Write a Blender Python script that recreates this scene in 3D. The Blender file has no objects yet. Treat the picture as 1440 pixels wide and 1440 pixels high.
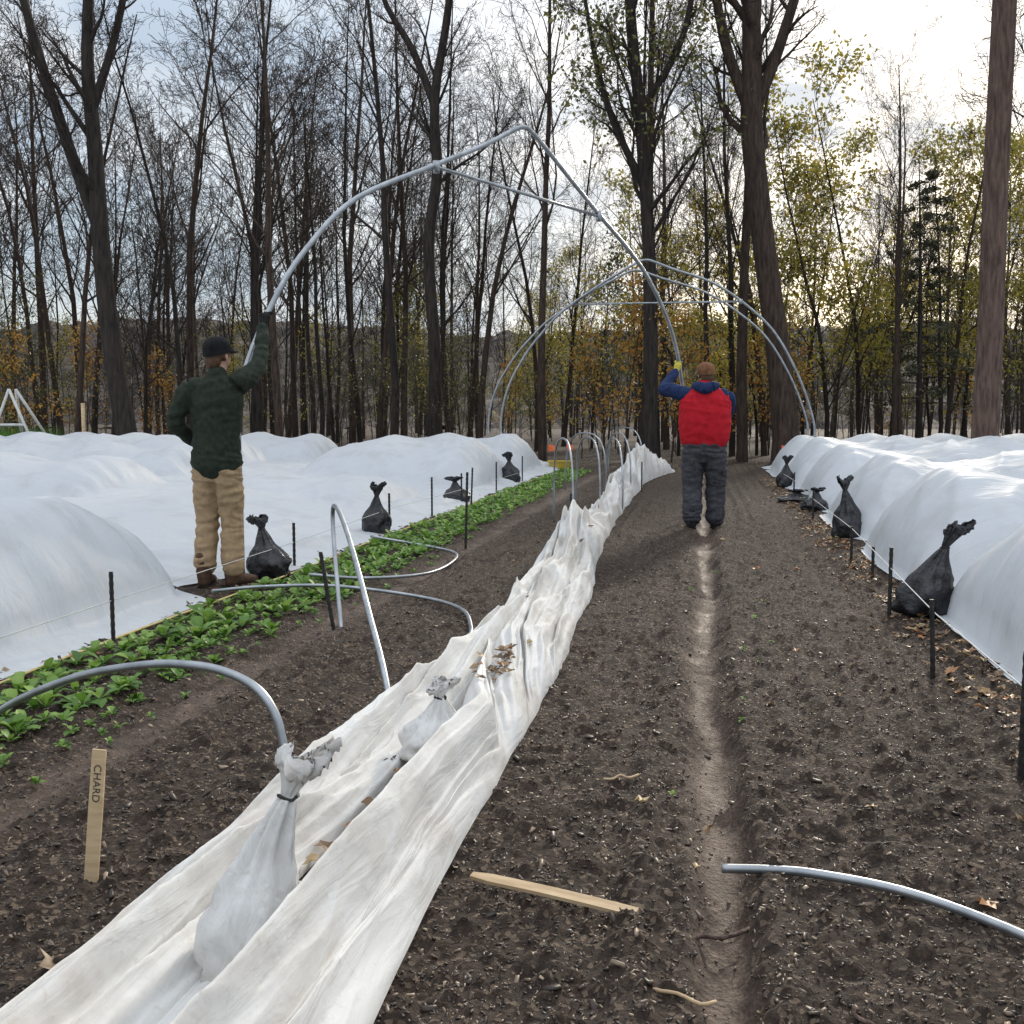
import bpy, math, random
import numpy as np
from mathutils import Vector, noise as mnoise
random.seed(7)
RNG=np.random.default_rng(11)
scene=bpy.context.scene
COL=scene.collection

# ------------------------------------------------------------ helpers
def np_mesh(name,V,F,mat=None,smooth=True,parent=None,mats=None,midx=None,link=True):
    V=np.asarray(V,dtype=np.float32).reshape(-1,3)
    me=bpy.data.meshes.new(name)
    if isinstance(F,np.ndarray):
        k=F.shape[1]; nf=F.shape[0]
        me.vertices.add(len(V)); me.vertices.foreach_set('co',V.ravel())
        me.loops.add(nf*k); me.loops.foreach_set('vertex_index',F.astype(np.int32).ravel())
        me.polygons.add(nf); me.polygons.foreach_set('loop_start',np.arange(0,nf*k,k,dtype=np.int32))
    else:
        me.from_pydata([tuple(map(float,v)) for v in V],[],[tuple(f) for f in F])
    me.update(calc_edges=True)
    if smooth: me.polygons.foreach_set('use_smooth',np.ones(len(me.polygons),dtype=bool))
    for m in (mats or ([mat] if mat else [])): me.materials.append(m)
    if midx is not None: me.polygons.foreach_set('material_index',np.asarray(midx,dtype=np.int32))
    me.validate()
    if not link: return me
    ob=bpy.data.objects.new(name,me); COL.objects.link(ob)
    if parent: ob.parent=parent
    return ob
def add_col(me,name,arr):
    a=me.attributes.new(name,'FLOAT','POINT'); a.data.foreach_set('value',np.asarray(arr,dtype=np.float32).ravel())
def empty(name,loc=(0,0,0)):
    e=bpy.data.objects.new(name,None); e.location=loc; e.empty_display_size=.2; COL.objects.link(e); return e
def h2(x,y,s):
    v=np.sin(x*127.1+y*311.7+s*74.7)*43758.5453
    return v-np.floor(v)
def vn(x,y,s=0.):
    xi=np.floor(x);yi=np.floor(y);fx=x-xi;fy=y-yi
    fx=fx*fx*(3-2*fx);fy=fy*fy*(3-2*fy)
    a=h2(xi,yi,s);b=h2(xi+1,yi,s);c=h2(xi,yi+1,s);d=h2(xi+1,yi+1,s)
    return a+(b-a)*fx+(c-a)*fy+(a-b-c+d)*fx*fy
def fbm(x,y,s=0.,o=4):
    t=0.;a=.5
    for i in range(o):
        t=t+a*vn(x,y,s+i*3.1); x=x*2.03+5.2; y=y*2.03+1.7; a*=.5
    return t
def ss(a,b,x):
    t=np.clip((x-a)/(b-a),0,1); return t*t*(3-2*t)
def tubes(P,R,s):
    P=np.asarray(P,dtype=float);R=np.asarray(R,dtype=float)
    B,n,_=P.shape
    T=np.gradient(P,axis=1); T/= (np.linalg.norm(T,axis=2,keepdims=True)+1e-9)
    ref=np.array([.31,.93,.12]); ref/=np.linalg.norm(ref)
    N=np.cross(T,ref); ln=np.linalg.norm(N,axis=2,keepdims=True)
    N=np.where(ln<.05,np.cross(T,np.array([1.,0,0])),N); N/=(np.linalg.norm(N,axis=2,keepdims=True)+1e-9)
    Bn=np.cross(T,N)
    a=np.arange(s)/s*2*np.pi
    V=P[:,:,None,:]+R[:,:,None,None]*(np.cos(a)[None,None,:,None]*N[:,:,None,:]+np.sin(a)[None,None,:,None]*Bn[:,:,None,:])
    idx=np.arange(B*n*s).reshape(B,n,s)
    q=np.stack([idx[:,:-1,:],np.roll(idx,-1,axis=2)[:,:-1,:],np.roll(idx,-1,axis=2)[:,1:,:],idx[:,1:,:]],axis=-1).reshape(-1,4)
    return V.reshape(-1,3),q
def catmull(pts,n=8):
    P=[Vector(p) for p in pts]; P=[P[0]*2-P[1]]+P+[P[-1]*2-P[-2]]
    out=[]
    for i in range(1,len(P)-2):
        for k in range(n):
            t=k/n;a,b,c,d=P[i-1],P[i],P[i+1],P[i+2]
            out.append(.5*((2*b)+(c-a)*t+(2*a-5*b+4*c-d)*t*t+(3*b-a-3*c+d)*t**3))
    out.append(P[-2]); return out
def pipe(name,pts,r,mat,parent=None,sides=12,n=8,smoothpath=True):
    pp=catmull(pts,n) if smoothpath else [Vector(p) for p in pts]
    P=np.array([[tuple(p) for p in pp]]); m=P.shape[1]
    P=np.concatenate([P[:,:1],P,P[:,-1:]],axis=1)
    R=np.full((1,m+2),r); R[0,0]=r*.02;R[0,-1]=r*.02
    P[0,0]-= (P[0,2]-P[0,1])*1e-3; P[0,-1]+=(P[0,-2]-P[0,-3])*1e-3
    V,F=tubes(P,R,sides)
    return np_mesh(name,V,F,mat,True,parent)
def grid_faces(ny,nx):
    i=np.arange(ny*nx).reshape(ny,nx)
    return np.stack([i[:-1,:-1],i[:-1,1:],i[1:,1:],i[1:,:-1]],axis=-1).reshape(-1,4)

# ------------------------------------------------------------ materials
class M:
    def __init__(s,name):
        s.m=bpy.data.materials.new(name); s.m.use_nodes=True; s.t=s.m.node_tree; s.n=s.t.nodes
        s.b=s.n['Principled BSDF']; s.out=s.n['Material Output']
    def l(s,a,b): s.t.links.new(a,b)
    def ramp(s,fac,stops):
        r=s.n.new('ShaderNodeValToRGB'); e=r.color_ramp.elements
        while len(e)<len(stops): e.new(.5)
        for el,(p,c) in zip(e,stops): el.position=p; el.color=(*c,1) if len(c)==3 else c
        s.l(fac,r.inputs[0]); return r.outputs[0]
    def coord(s,scale=(1,1,1),kind='Object'):
        tc=s.n.new('ShaderNodeTexCoord'); mp=s.n.new('ShaderNodeMapping'); mp.inputs['Scale'].default_value=scale
        s.l(tc.outputs[kind],mp.inputs[0]); return mp.outputs[0]
    def noise(s,vec,scale,detail=4,rough=.55,dist=0):
        x=s.n.new('ShaderNodeTexNoise'); x.inputs['Scale'].default_value=scale;x.inputs['Detail'].default_value=detail
        x.inputs['Roughness'].default_value=rough; x.inputs['Distortion'].default_value=dist
        if vec is not None: s.l(vec,x.inputs['Vector'])
        return x.outputs['Fac']
    def bump(s,h,strength,dist,prev=None):
        b=s.n.new('ShaderNodeBump'); b.inputs['Strength'].default_value=strength;b.inputs['Distance'].default_value=dist
        s.l(h,b.inputs['Height'])
        if prev: s.l(prev,b.inputs['Normal'])
        return b.outputs[0]
    def mix(s,f,a,b,mode='MIX'):
        x=s.n.new('ShaderNodeMix'); x.data_type='RGBA'; x.blend_type=mode
        for v,i in ((f,0),(a,6),(b,7)):
            if hasattr(v,'is_linked') or hasattr(v,'links'): s.l(v,x.inputs[i])
            elif i==0: x.inputs[0].default_value=v
            else: x.inputs[i].default_value=(*v,1)
        return x.outputs[2]
def simple(name,cols,scale=8,rough=.8,bump=.3,bdist=.01,metal=0,stretch=(1,1,1),spec=.3,detail=4):
    m=M(name); c=m.coord(stretch); f=m.noise(c,scale,detail)
    m.l(m.ramp(f,[(.3,cols[0]),(.7,cols[1])]),m.b.inputs['Base Color'])
    m.b.inputs['Roughness'].default_value=rough; m.b.inputs['Metallic'].default_value=metal
    m.b.inputs['Specular IOR Level'].default_value=spec
    if bump>0:
        f2=m.noise(c,scale*3,3); m.l(m.bump(f2,bump,bdist),m.b.inputs['Normal'])
    return m.m
def cloth_white(name,tint=(.80,.81,.82),dirt=(.42,.38,.33),trans=.3,stretch=(1,1,1),dirtamt=.45,wr=1.,wsc=5.,fine=.12,stain=(.50,.78),rough=.55,spec=.35):
    m=M(name); c=m.coord(stretch)
    f=m.noise(m.coord((1,1,1)),2.4,6,.62); d=m.ramp(f,[(stain[0],(0,0,0)),(stain[1],(dirtamt,)*3)])
    col=m.mix(d,tint,dirt)
    f3=m.noise(m.coord((1,1,1)),38,3,.6); col=m.mix(m.ramp(f3,[(.60,(0,0,0)),(.74,(.25,)*3)]),col,dirt)
    w=m.noise(c,wsc,5,.5,.8)
    b=m.bump(w,.5*wr,.05); fn=m.noise(c,wsc*6,3); b2=m.bump(fn,fine,.005,b)
    m.l(col,m.b.inputs['Base Color']); m.b.inputs['Roughness'].default_value=rough; m.b.inputs['Specular IOR Level'].default_value=spec
    m.l(b2,m.b.inputs['Normal'])
    tr=m.n.new('ShaderNodeBsdfTranslucent'); m.l(col,tr.inputs[0]); m.l(b2,tr.inputs['Normal'])
    mx=m.n.new('ShaderNodeMixShader'); mx.inputs[0].default_value=trans
    m.l(m.b.outputs[0],mx.inputs[1]); m.l(tr.outputs[0],mx.inputs[2]); m.l(mx.outputs[0],m.out.inputs[0])
    return m.m
def leaf_mat(name,stops,scale=3.,trans=.35,attr=None):
    m=M(name)
    if attr:
        a=m.n.new('ShaderNodeAttribute'); a.attribute_name=attr; f=a.outputs['Fac']
    else: f=m.noise(m.coord(),scale,2,.7)
    col=m.ramp(f,stops); m.l(col,m.b.inputs['Base Color']); m.b.inputs['Roughness'].default_value=.5
    if trans>0:
        tr=m.n.new('ShaderNodeBsdfTranslucent'); m.l(col,tr.inputs[0])
        mx=m.n.new('ShaderNodeMixShader'); mx.inputs[0].default_value=trans
        m.l(m.b.outputs[0],mx.inputs[1]); m.l(tr.outputs[0],mx.inputs[2]); m.l(mx.outputs[0],m.out.inputs[0])
    return m.m

m=M('soil'); c=m.coord()
n1=m.noise(c,2.2,5,.6); n2=m.noise(c,38,6,.78)
base=m.ramp(n2,[(.36,(.011,.007,.0045)),(.5,(.038,.024,.016)),(.62,(.078,.051,.035)),(.76,(.18,.125,.088))])
base=m.mix(m.ramp(n1,[(.35,(0,0,0)),(.7,(.6,.6,.6))]),base,(.034,.021,.014))
vo=m.n.new('ShaderNodeTexVoronoi'); vo.inputs['Scale'].default_value=75; m.l(c,vo.inputs['Vector'])
sp=m.n.new('ShaderNodeSeparateColor'); m.l(vo.outputs['Color'],sp.inputs[0])
spk=m.ramp(sp.outputs[0],[(.86,(0,0,0)),(.93,(.7,.7,.7))]); base=m.mix(spk,base,(.20,.145,.10))
at=m.n.new('ShaderNodeAttribute'); at.attribute_name='path'
pcol=m.ramp(m.noise(c,12,6,.7),[(.3,(.06,.036,.026)),(.7,(.19,.125,.092))])
base=m.mix(at.outputs['Fac'],base,pcol)
at2=m.n.new('ShaderNodeAttribute'); at2.attribute_name='forest'
fcol=m.ramp(m.noise(c,3,6,.7),[(.35,(.016,.011,.007)),(.55,(.045,.027,.015)),(.7,(.09,.05,.024))])
base=m.mix(at2.outputs['Fac'],base,fcol)
m.l(base,m.b.inputs['Base Color']); m.b.inputs['Specular IOR Level'].default_value=.35
m.l(m.ramp(at.outputs['Fac'],[(0,(.88,)*3),(1,(.5,)*3)]),m.b.inputs['Roughness'])
b1=m.bump(n2,.9,.02); b2=m.bump(vo.outputs['Distance'],.6,.008,b1); m.l(b2,m.b.inputs['Normal'])
MAT_SOIL=m.m
MAT_CHIP=leaf_mat('mulch',[(0,(.013,.008,.005)),(.4,(.044,.028,.019)),(.75,(.095,.063,.043)),(.93,(.21,.15,.10)),(1,(.42,.32,.22))],attr='tone',trans=0.)
MAT_COVER=cloth_white('row_cover_fabric',tint=(.72,.745,.775),dirt=(.50,.49,.48),stretch=(.6,2.6,1.),trans=.32,dirtamt=.5,wr=.7,wsc=3.,fine=.09)
MAT_CLOTH=cloth_white('draped_fabric',tint=(.80,.79,.765),dirt=(.40,.33,.26),stretch=(5.,.9,5.),trans=.25,dirtamt=.6,wr=.5,wsc=3.,fine=.08,stain=(.47,.74),rough=.75,spec=.2)
MAT_BAGW=cloth_white('white_bag',tint=(.72,.715,.70),dirt=(.32,.26,.20),stretch=(3,3,1.2),trans=.12,dirtamt=.75,wr=.9,rough=.65,spec=.25,stain=(.45,.72))
MAT_BAGB=simple('black_bag',[(.008,.008,.01),(.02,.02,.024)],10,.38,.5,.03,spec=.5)
MAT_PIPE=simple('galvanised_pipe',[(.24,.26,.28),(.44,.46,.48)],9,.38,.15,.002,metal=.8)
MAT_ROD=simple('black_stake',[(.012,.012,.013),(.04,.035,.03)],30,.6,.4,.004)
MAT_WOOD=simple('pine_wood',[(.42,.29,.16),(.62,.47,.29)],6,.7,.3,.003,stretch=(1,1,6))
MAT_WOODX=simple('weathered_lath',[(.34,.23,.13),(.56,.42,.26)],6,.7,.3,.003,stretch=(1,6,1))
MAT_INK=simple('pencil_mark',[(.05,.04,.04),(.08,.07,.06)],30,.8)
MAT_TAPE=simple('drip_tape',[(.42,.34,.12),(.60,.50,.22)],12,.6)
MAT_STR=simple('string',[(.5,.5,.48),(.7,.7,.66)],12,.8)
MAT_GREEN=leaf_mat('spinach_leaf',[(0,(.04,.10,.015)),(.5,(.12,.24,.035)),(1,(.29,.43,.09))],attr='tone',trans=.35)
MAT_LITTER=leaf_mat('fallen_leaf',[(0,(.09,.05,.03)),(.35,(.20,.12,.06)),(.65,(.32,.22,.12)),(.82,(.40,.16,.06)),(1,(.46,.38,.2))],attr='tone',trans=.2)
def bark(name,a,b): return simple(name,[a,b],5,.9,.9,.05,stretch=(3,3,.5))
MAT_BARK=bark('bark',(.015,.012,.011),(.058,.046,.038))
MAT_BARK2=bark('bark_brown',(.028,.020,.016),(.10,.068,.052))
MAT_BARK3=bark('bark_lit',(.060,.040,.032),(.19,.125,.10))  # sunlight on the right trunk put into the bark colour; ground twigs reuse it
MAT_TWIG=simple('twig',[(.032,.024,.018),(.07,.05,.038)],2,.9,0,.01,detail=1)
MAT_YEL=leaf_mat('autumn_leaf_yellow',[(.3,(.12,.15,.03)),(.5,(.32,.28,.05)),(.7,(.50,.36,.06))],2.5,.5)
MAT_ORG=leaf_mat('autumn_leaf_orange',[(.3,(.26,.13,.03)),(.5,(.44,.22,.045)),(.7,(.46,.32,.07))],2.5,.45)
MAT_OLV=leaf_mat('autumn_leaf_olive',[(.3,(.06,.075,.02)),(.5,(.12,.13,.035)),(.7,(.24,.19,.055))],2.5,.4)
MAT_NEEDLE=leaf_mat('spruce_needle',[(.3,(.04,.045,.025)),(.5,(.065,.068,.035)),(.7,(.11,.095,.055))],4,.3)

# ------------------------------------------------------------ ground
def gz(X,Y):
    X=np.asarray(X,dtype=float);Y=np.asarray(Y,dtype=float)
    near=ss(45,20,np.abs(Y))*ss(9,4,np.abs(X+.8))
    wob=.07*(vn(Y*.8,Y*0+3.)-.5)+.04*(vn(Y*3.1,Y*0+3.)-.5)
    wd=.085+.05*(vn(Y*1.3,Y*0+9.)-.5)+.02*(vn(Y*6.3,Y*0+5.)-.5)
    tr=np.exp(-(np.abs(X-.06-wob)/wd)**3)
    pt=np.exp(-((X+2.17-wob)/.12)**2)*.7
    p=np.clip(tr+pt,0,1)
    z=-.06*tr-.035*pt+.02*np.exp(-((np.abs(X-.06)-.17)/.06)**2)
    # shallow boot prints in the wheel track
    z=z-.018*tr*np.clip(np.sin(Y*2*np.pi/.62+1.5*np.sin(Y)),0,1)**2
    z=z+.035*(fbm(X*4,Y*3,1.)-.5)
    z=z+.014*np.sin(X*2*np.pi/.17+2*vn(Y*.4,X*0,4.))*ss(.3,.7,vn(Y*.7,X*2,6.))*(1-p)
    z=z+(1-.6*p)*(.026*(fbm(X*13,Y*13,2.,3)-.5)+.060*np.maximum(0,vn(X*22,Y*22,5.)-.60)+.028*np.maximum(0,vn(X*52,Y*52,9.)-.5))
    z=z-.02*np.exp(-((X-1.12)/.1)**2)
    return z*near-(1-near)*.03, p*near
xs=np.concatenate([np.linspace(-700,-60,12),np.linspace(-50,-5,30),np.arange(-4.5,-3.3,.06),np.arange(-3.3,1.7,.0135),np.arange(1.7,3.5,.06),np.linspace(4,50,30),np.linspace(60,700,12)])
ys=[-300,-120,-50,-20,-8,-4,-2,-1,-.3,.2,.6]; y=.8
while y<30: ys.append(y); y+=max(.0115,.0058*y)
while y<900: ys.append(y); y*=1.12
ys=np.array(ys)
GX,GY=np.meshgrid(xs,ys); Z,p=gz(GX,GY)
far=ss(24.5,27,GY)+ss(6,12,np.abs(GX+1)); far=np.clip(far,0,1)
Z=Z+.25*(fbm(GX*.15,GY*.15,4.)-.5)*ss(28,45,GY)
path=np.clip(p*(.35+1.3*(fbm(GX*9,GY*5,7.)-.25)),0,.95)
g=np_mesh('ground',np.stack([GX,GY,Z],-1),grid_faces(len(ys),len(xs)),MAT_SOIL)
add_col(g.data,'path',path); add_col(g.data,'forest',far)

def chips(name,N,ymin,ymax,pw,smin,smax,mat,xr=(-3.25,1.55)):
    u=RNG.random(N); Y=(ymin**(1-pw)+u*(ymax**(1-pw)-ymin**(1-pw)))**(1/(1-pw))
    X=RNG.uniform(xr[0],xr[1],N)
    _,pp=gz(X,Y); keep=RNG.random(N)>pp*.88; X=X[keep];Y=Y[keep];N=len(X)
    Zg,_=gz(X,Y)
    box=np.array([[-1,-1,-1],[1,-1,-1],[1,1,-1],[-1,1,-1],[-.7,-.6,1],[.8,-.7,1],[.6,.7,1],[-.8,.6,1]])*.5
    L=RNG.uniform(smin,smax,N)*RNG.uniform(.5,1.,N); L=np.where(RNG.random(N)<.05,L*2.2,L)
    W=L*RNG.uniform(.15,.5,N); H=L*RNG.uniform(.10,.32,N)
    S=np.stack([L,W,H],-1)
    V=box[None]*S[:,None,:]; V=V+RNG.normal(0,.10,V.shape)*W[:,None,None]
    a=RNG.uniform(0,6.28,N); b=RNG.normal(0,.4,N); cc=RNG.normal(0,.4,N)
    def rot(V,i,j,t):
        c,s=np.cos(t)[:,None],np.sin(t)[:,None]; o=V.copy()
        o[...,i]=V[...,i]*c-V[...,j]*s; o[...,j]=V[...,i]*s+V[...,j]*c; return o
    V=rot(rot(rot(V,0,2,b),1,2,cc),0,1,a)
    V=V+np.stack([X,Y,Zg+H*.3],-1)[:,None,:]
    f=np.array([[0,3,2,1],[4,5,6,7],[0,1,5,4],[1,2,6,5],[2,3,7,6],[3,0,4,7]])
    F=(f[None]+(np.arange(N)*8)[:,None,None]).reshape(-1,4)
    ob=np_mesh(name,V,F,mat,False)
    t=RNG.random(N)**1.35; add_col(ob.data,'tone',np.repeat(t,8)); return ob
chips('mulch_chips',100000,1.2,15,1.2,.006,.021,MAT_CHIP)

def soil_z(x,y): return float(gz(np.array([x]),np.array([y]))[0][0])

# ------------------------------------------------------------ fallen leaves
def litter(name,pos,smin=.02,smax=.045):
    N=len(pos); k=10; ang=np.arange(k)/k*2*np.pi
    rr=np.array([1,.45,.9,.5,.75,.3,.75,.5,.9,.45])
    V=np.zeros((N,k+1,3)); s=RNG.uniform(smin,smax,N)
    V[:,1:,0]=np.cos(ang)*rr; V[:,1:,1]=np.sin(ang)*rr
    V[:,1:,2]=RNG.uniform(-.1,.5,(N,k)); V*=s[:,None,None]
    a=RNG.uniform(0,6.28,N); c,sn=np.cos(a)[:,None],np.sin(a)[:,None]
    x=V[...,0]*c-V[...,1]*sn; yy=V[...,0]*sn+V[...,1]*c; tl=RNG.normal(0,.3,(N,1))
    V=np.stack([x,yy,V[...,2]+x*tl],-1)+np.asarray(pos)[:,None,:]
    i=np.arange(k); f=np.stack([np.zeros(k,int),1+i,1+(i+1)%k],-1)
    F=(f[None]+(np.arange(N)*(k+1))[:,None,None]).reshape(-1,3)
    ob=np_mesh(name,V,F,MAT_LITTER,False); add_col(ob.data,'tone',np.repeat(RNG.random(N),k+1))
P=[]
for i in range(1200):
    y=2.2+19*random.random()**1.5; x=random.choice([1.32,1.32,1.32,-3.2])+random.gauss(0,.10); P.append((x,y,soil_z(x,y)+.008))
for i in range(48):
    y=1.6+14*random.random()**1.4; x=random.uniform(-3.1,1.2); P.append((x,y,soil_z(x,y)+.006))
for i in range(34): P.append((-.95+random.gauss(0,.04),2.9+random.gauss(0,.4),.04+random.uniform(0,.02)))
for i in range(2000):
    y=random.uniform(25,45); x=random.uniform(-30,22); P.append((x,y,.0))
litter('leaf_litter',P)

# ------------------------------------------------------------ spinach bed
def greens():
    pos=[]
    for r,xx in enumerate([-3.04,-2.91,-2.78,-2.65,-2.53,-2.42]):
        y=2.0
        while y<23:
            y+=random.uniform(.065,.13)
            if r==5 and random.random()<.45: continue
            if random.random()<.06: continue
            pos.append((xx+random.gauss(0,.03),y,random.uniform(.5,1.2)*(.85 if r>=4 else 1.05)))
    for i in range(35): pos.append((random.uniform(-2.4,-2.2),random.uniform(2.5,9),random.uniform(.25,.45)))
    for i in range(14): pos.append((random.uniform(-.2,.5),random.uniform(3.,9),random.uniform(.15,.3)))
    nl=4
    t=np.linspace(0,1,nl+1); wd=np.array([.10,.30,.9,1.,.12])
    L=[];T=[]
    for (x,y,s) in pos:
        n=random.randint(8,13) if y<12 else 7
        zz=soil_z(x,y)
        for k in range(n):
            yaw=k*2.4+random.uniform(-.4,.4); ln=s*random.uniform(.045,.10); w=ln*random.uniform(.22,.32); up=random.uniform(.35,1.35)
            bend=random.uniform(.3,1.3)
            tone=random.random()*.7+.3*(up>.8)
            cy,sy=math.cos(yaw),math.sin(yaw)
            for i in range(nl+1):
                rr=ln*t[i]*math.cos(up-bend*t[i]*.5); hh=ln*t[i]*math.sin(up-bend*t[i]*.5)
                for j in (-1,0,1):
                    o=j*w*wd[i]
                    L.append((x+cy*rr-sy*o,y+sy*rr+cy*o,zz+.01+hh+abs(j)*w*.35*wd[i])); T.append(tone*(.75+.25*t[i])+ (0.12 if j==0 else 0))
    nL=len(L)//15
    f=grid_faces(5,3); F=(f[None]+(np.arange(nL)*15)[:,None,None]).reshape(-1,4)
    ob=np_mesh('spinach_plants',np.array(L),F,MAT_GREEN); add_col(ob.data,'tone',np.array(T))
greens()
pipe('drip_tape',[(-3.16+.02*math.sin(i*1.7),1.5+i*1.3,.02) for i in range(17)],.008,MAT_TAPE,sides=6,n=4)

# ------------------------------------------------------------ low tunnels under fabric
def cover(name,side,x0,width,tun,dr,seed):
    xx=np.concatenate([np.arange(0,2.4,.028),np.arange(2.4,width,.07)]); yy=np.arange(.6,25.6,.04)
    A,Yv=np.meshgrid(xx,yy)
    hem=ss(0,.30,A)
    z=(.03+dr*ss(0,2.4,A)*(.45+1.1*fbm(A*.55,Yv*.55,seed,3)))*hem
    pinch=0
    for (a0,a1,yc,hw,h) in tun:
        yc2=yc+.12*np.sin(A*.7+yc)
        tt=(Yv-yc2)/hw
        arch=np.clip(1-tt**2,0,1)**.60
        e0=np.clip((A-a0)/.72,0,1); e1=np.clip((a1-A)/.9,0,1)
        endf=np.sqrt(1-(1-e0)**2)*np.sqrt(1-(1-e1)**2)
        sag=1-.16*np.abs(np.sin((A-a0-.45)*np.pi/1.5))**1.4
        d=h*arch*endf*sag
        d=d*(1+.045*np.sin(Yv*17+5*vn(Yv*1.5,A*2,seed+yc))*np.exp(-np.clip(A-a0,0,9)/.4))
        k=.022
        z=k*np.log(np.exp(np.clip(z/k,-50,50))+np.exp(np.clip(d/k,-50,50)))-k*.69*np.exp(-np.abs(z-d)/k)
        if a0<.6: pinch=pinch+np.exp(-((np.abs(Yv-yc)-hw)/.22)**2)
    low=np.exp(-np.clip(z,0,2)/.25)
    fold=1-np.abs(np.sin(A*3.2+Yv*1.4+5*fbm(A*.8,Yv*.8,seed+2,3)))
    q=A*2.3-Yv*1.1+3*fbm(A*.6,Yv*.6,seed+12,3); crz=(1-np.abs(2*(q-np.floor(q))-1))**3
    q2=A*1.3+Yv*2.6+3*fbm(A*.9,Yv*.7,seed+15,3); crz2=(1-np.abs(2*(q2-np.floor(q2))-1))**4
    z=z+hem*low*.095*fold**2+.05*(fbm(A*1.1+Yv*.3,Yv*1.6,seed+3,4)-.5)*ss(0,.5,A)+.014*(fbm(A*5,Yv*8,seed+5,3)-.5)*hem+.024*crz*hem*ss(.35,.7,vn(A*.9,Yv*.9,seed+20))+.014*crz2*hem*ss(.4,.7,vn(A*.8,Yv*.8,seed+22))
    edge=x0+.10*(fbm(Yv*1.1,Yv*0,seed+8)-.5)+.14*pinch[:,:1]*1.
    if side<0: edge=edge+.36*np.exp(-((Yv-6.95)/.5)**4)
    X=edge+A
    z=np.maximum(z,.008)+.008
    V=np.stack([side*X,Yv,z],-1); F=grid_faces(len(yy),len(xx))
    if side<0: F=F[:,::-1]
    return np_mesh(name,V,F,MAT_COVER)
LT=[(.15,19,2.1,1.30,.74),(.22,19,5.35,1.45,.80),(6.2,19,8.8,1.25,.70),(3.9,19,12.1,1.35,.76),(.8,3.3,13.2,1.4,.44),(4.6,19,15.6,1.35,.82),(.35,3.7,17.9,2.0,.90),(5.4,19,19.1,1.4,.88),(.4,4.3,22.4,1.6,.88),(5.2,19,22.8,1.5,.86)]
RT=[(.06,15,2.45,1.38,.82),(.06,6.5,5.75,1.40,.84),(.05,6.2,8.85,1.42,.86),(.10,6.6,12.05,1.48,.86),(.08,6.,15.6,1.6,.88),(.12,6,19.2,1.65,.9),(.1,6,22.8,1.6,.88),(7.2,15,4.2,1.3,.88),(7.0,15,7.4,1.35,.9),(7.2,15,10.8,1.4,.95),(7,15,14.4,1.5,1.0),(7,15,18.2,1.5,1.04),(7,15,21.8,1.5,1.02)]
cover('row_cover_tunnel',-1,3.2,20,LT,.26,3.)
cover('row_cover_tunnel.001',1,1.47,15.5,RT,.05,8.)

# ------------------------------------------------------------ draped floating cover strip
def interp(y,tab): return np.interp(y,[a for a,b in tab],[b for a,b in tab])
cl=empty('floating_row_cover')
LE=[(1,-1.38),(1.8,-1.34),(3,-1.27),(4.4,-1.23),(6,-1.19),(8.2,-1.27),(11.5,-1.32),(17,-1.38),(21,-1.5),(23,-1.6)]
RE=[(1,-.60),(1.9,-.63),(2.75,-.66),(3.56,-.67),(4.8,-.66),(6.7,-.72),(9.2,-.88),(12.4,-.97),(19,-1.0),(21,-.85),(23,-.56)]
def sheet(name,el,er,y0,y1,hh,seed,nx=150,tall=1.):
    yy=[];y=y0
    while y<y1: yy.append(y); y+=max(.009,.0045*y)
    yy=np.array(yy); c=np.linspace(0,1,nx); C,Yv=np.meshgrid(c,yy)
    xl=interp(Yv,el)+.07*(fbm(Yv*1.4,Yv*0,seed,3)-.45); xr=interp(Yv,er)+.07*(fbm(Yv*1.3,Yv*0,seed+1,3)-.45)
    W=xr-xl
    H=interp(Yv,hh)
    prof=np.clip(np.sin(np.pi*C**.9),0,1)**.55
    u=C*W
    drift=1.3*(fbm(Yv*.45,Yv*0+seed,seed+2,3)-.5)+.25*(vn(Yv*1.1,u*5,seed+3)-.5)
    def ridge(fr,sd,pw):
        q=u*fr+drift*fr*.12+1.1*(vn(Yv*.55,u*3,sd)-.5)*2
        return (1-np.abs(2*(q-np.floor(q))-1))**pw
    a1=np.clip(vn(Yv*.35,u*3,seed+9)*1.8-.1,.25,1.3); a2=np.clip(vn(Yv*.6,u*6,seed+12)*1.8-.3,0,1.2); a3=np.clip(vn(Yv*.8,u*9,seed+13)*2-.5,0,1.2)
    f=a1*.115*ridge(6.5,seed+5,1.4)+a2*.068*ridge(15.,seed+6,1.2)+.026*ridge(34.,seed+7,1.)*a3
    def crease(sl,fr,sd):
        q=(Yv*fr+u*sl)+1.6*fbm(u*3,Yv*1.1,sd,3); return (1-np.abs(2*(q-np.floor(q))-1))**5*np.clip(vn(Yv*1.3,u*7,sd+2)*2.2-1,0,1)
    cross=.026*crease(9,1.1,seed+14)+.020*crease(-12,1.7,seed+17)+.013*crease(20,3.1,seed+19)
    cr=fbm(u*7+Yv*.3,Yv*1.2,seed+6,3)-.45
    z=.010+prof*(H*(.5+.8*vn(Yv*.8,C*1.5,seed+7))+tall*f+tall*cross+.06*cr)
    X=xl+C*W+.022*np.sin(u*38+Yv*1.3)*prof
    V=np.stack([X,Yv,np.maximum(z,.012)],-1)
    return np_mesh(name,V,grid_faces(len(yy),nx),MAT_CLOTH,True,cl)
HR=[(1,.10),(2.3,.09),(4,.09),(6,.13),(7.4,.22),(8.6,.38),(9.6,.28),(11,.20),(13,.26),(15,.24),(17,.36),(19,.47),(21,.64),(22.5,.72),(23,.1)]
HL=[(1,.05),(2.5,.03),(4,.05),(6,.09),(7,.05)]
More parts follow.
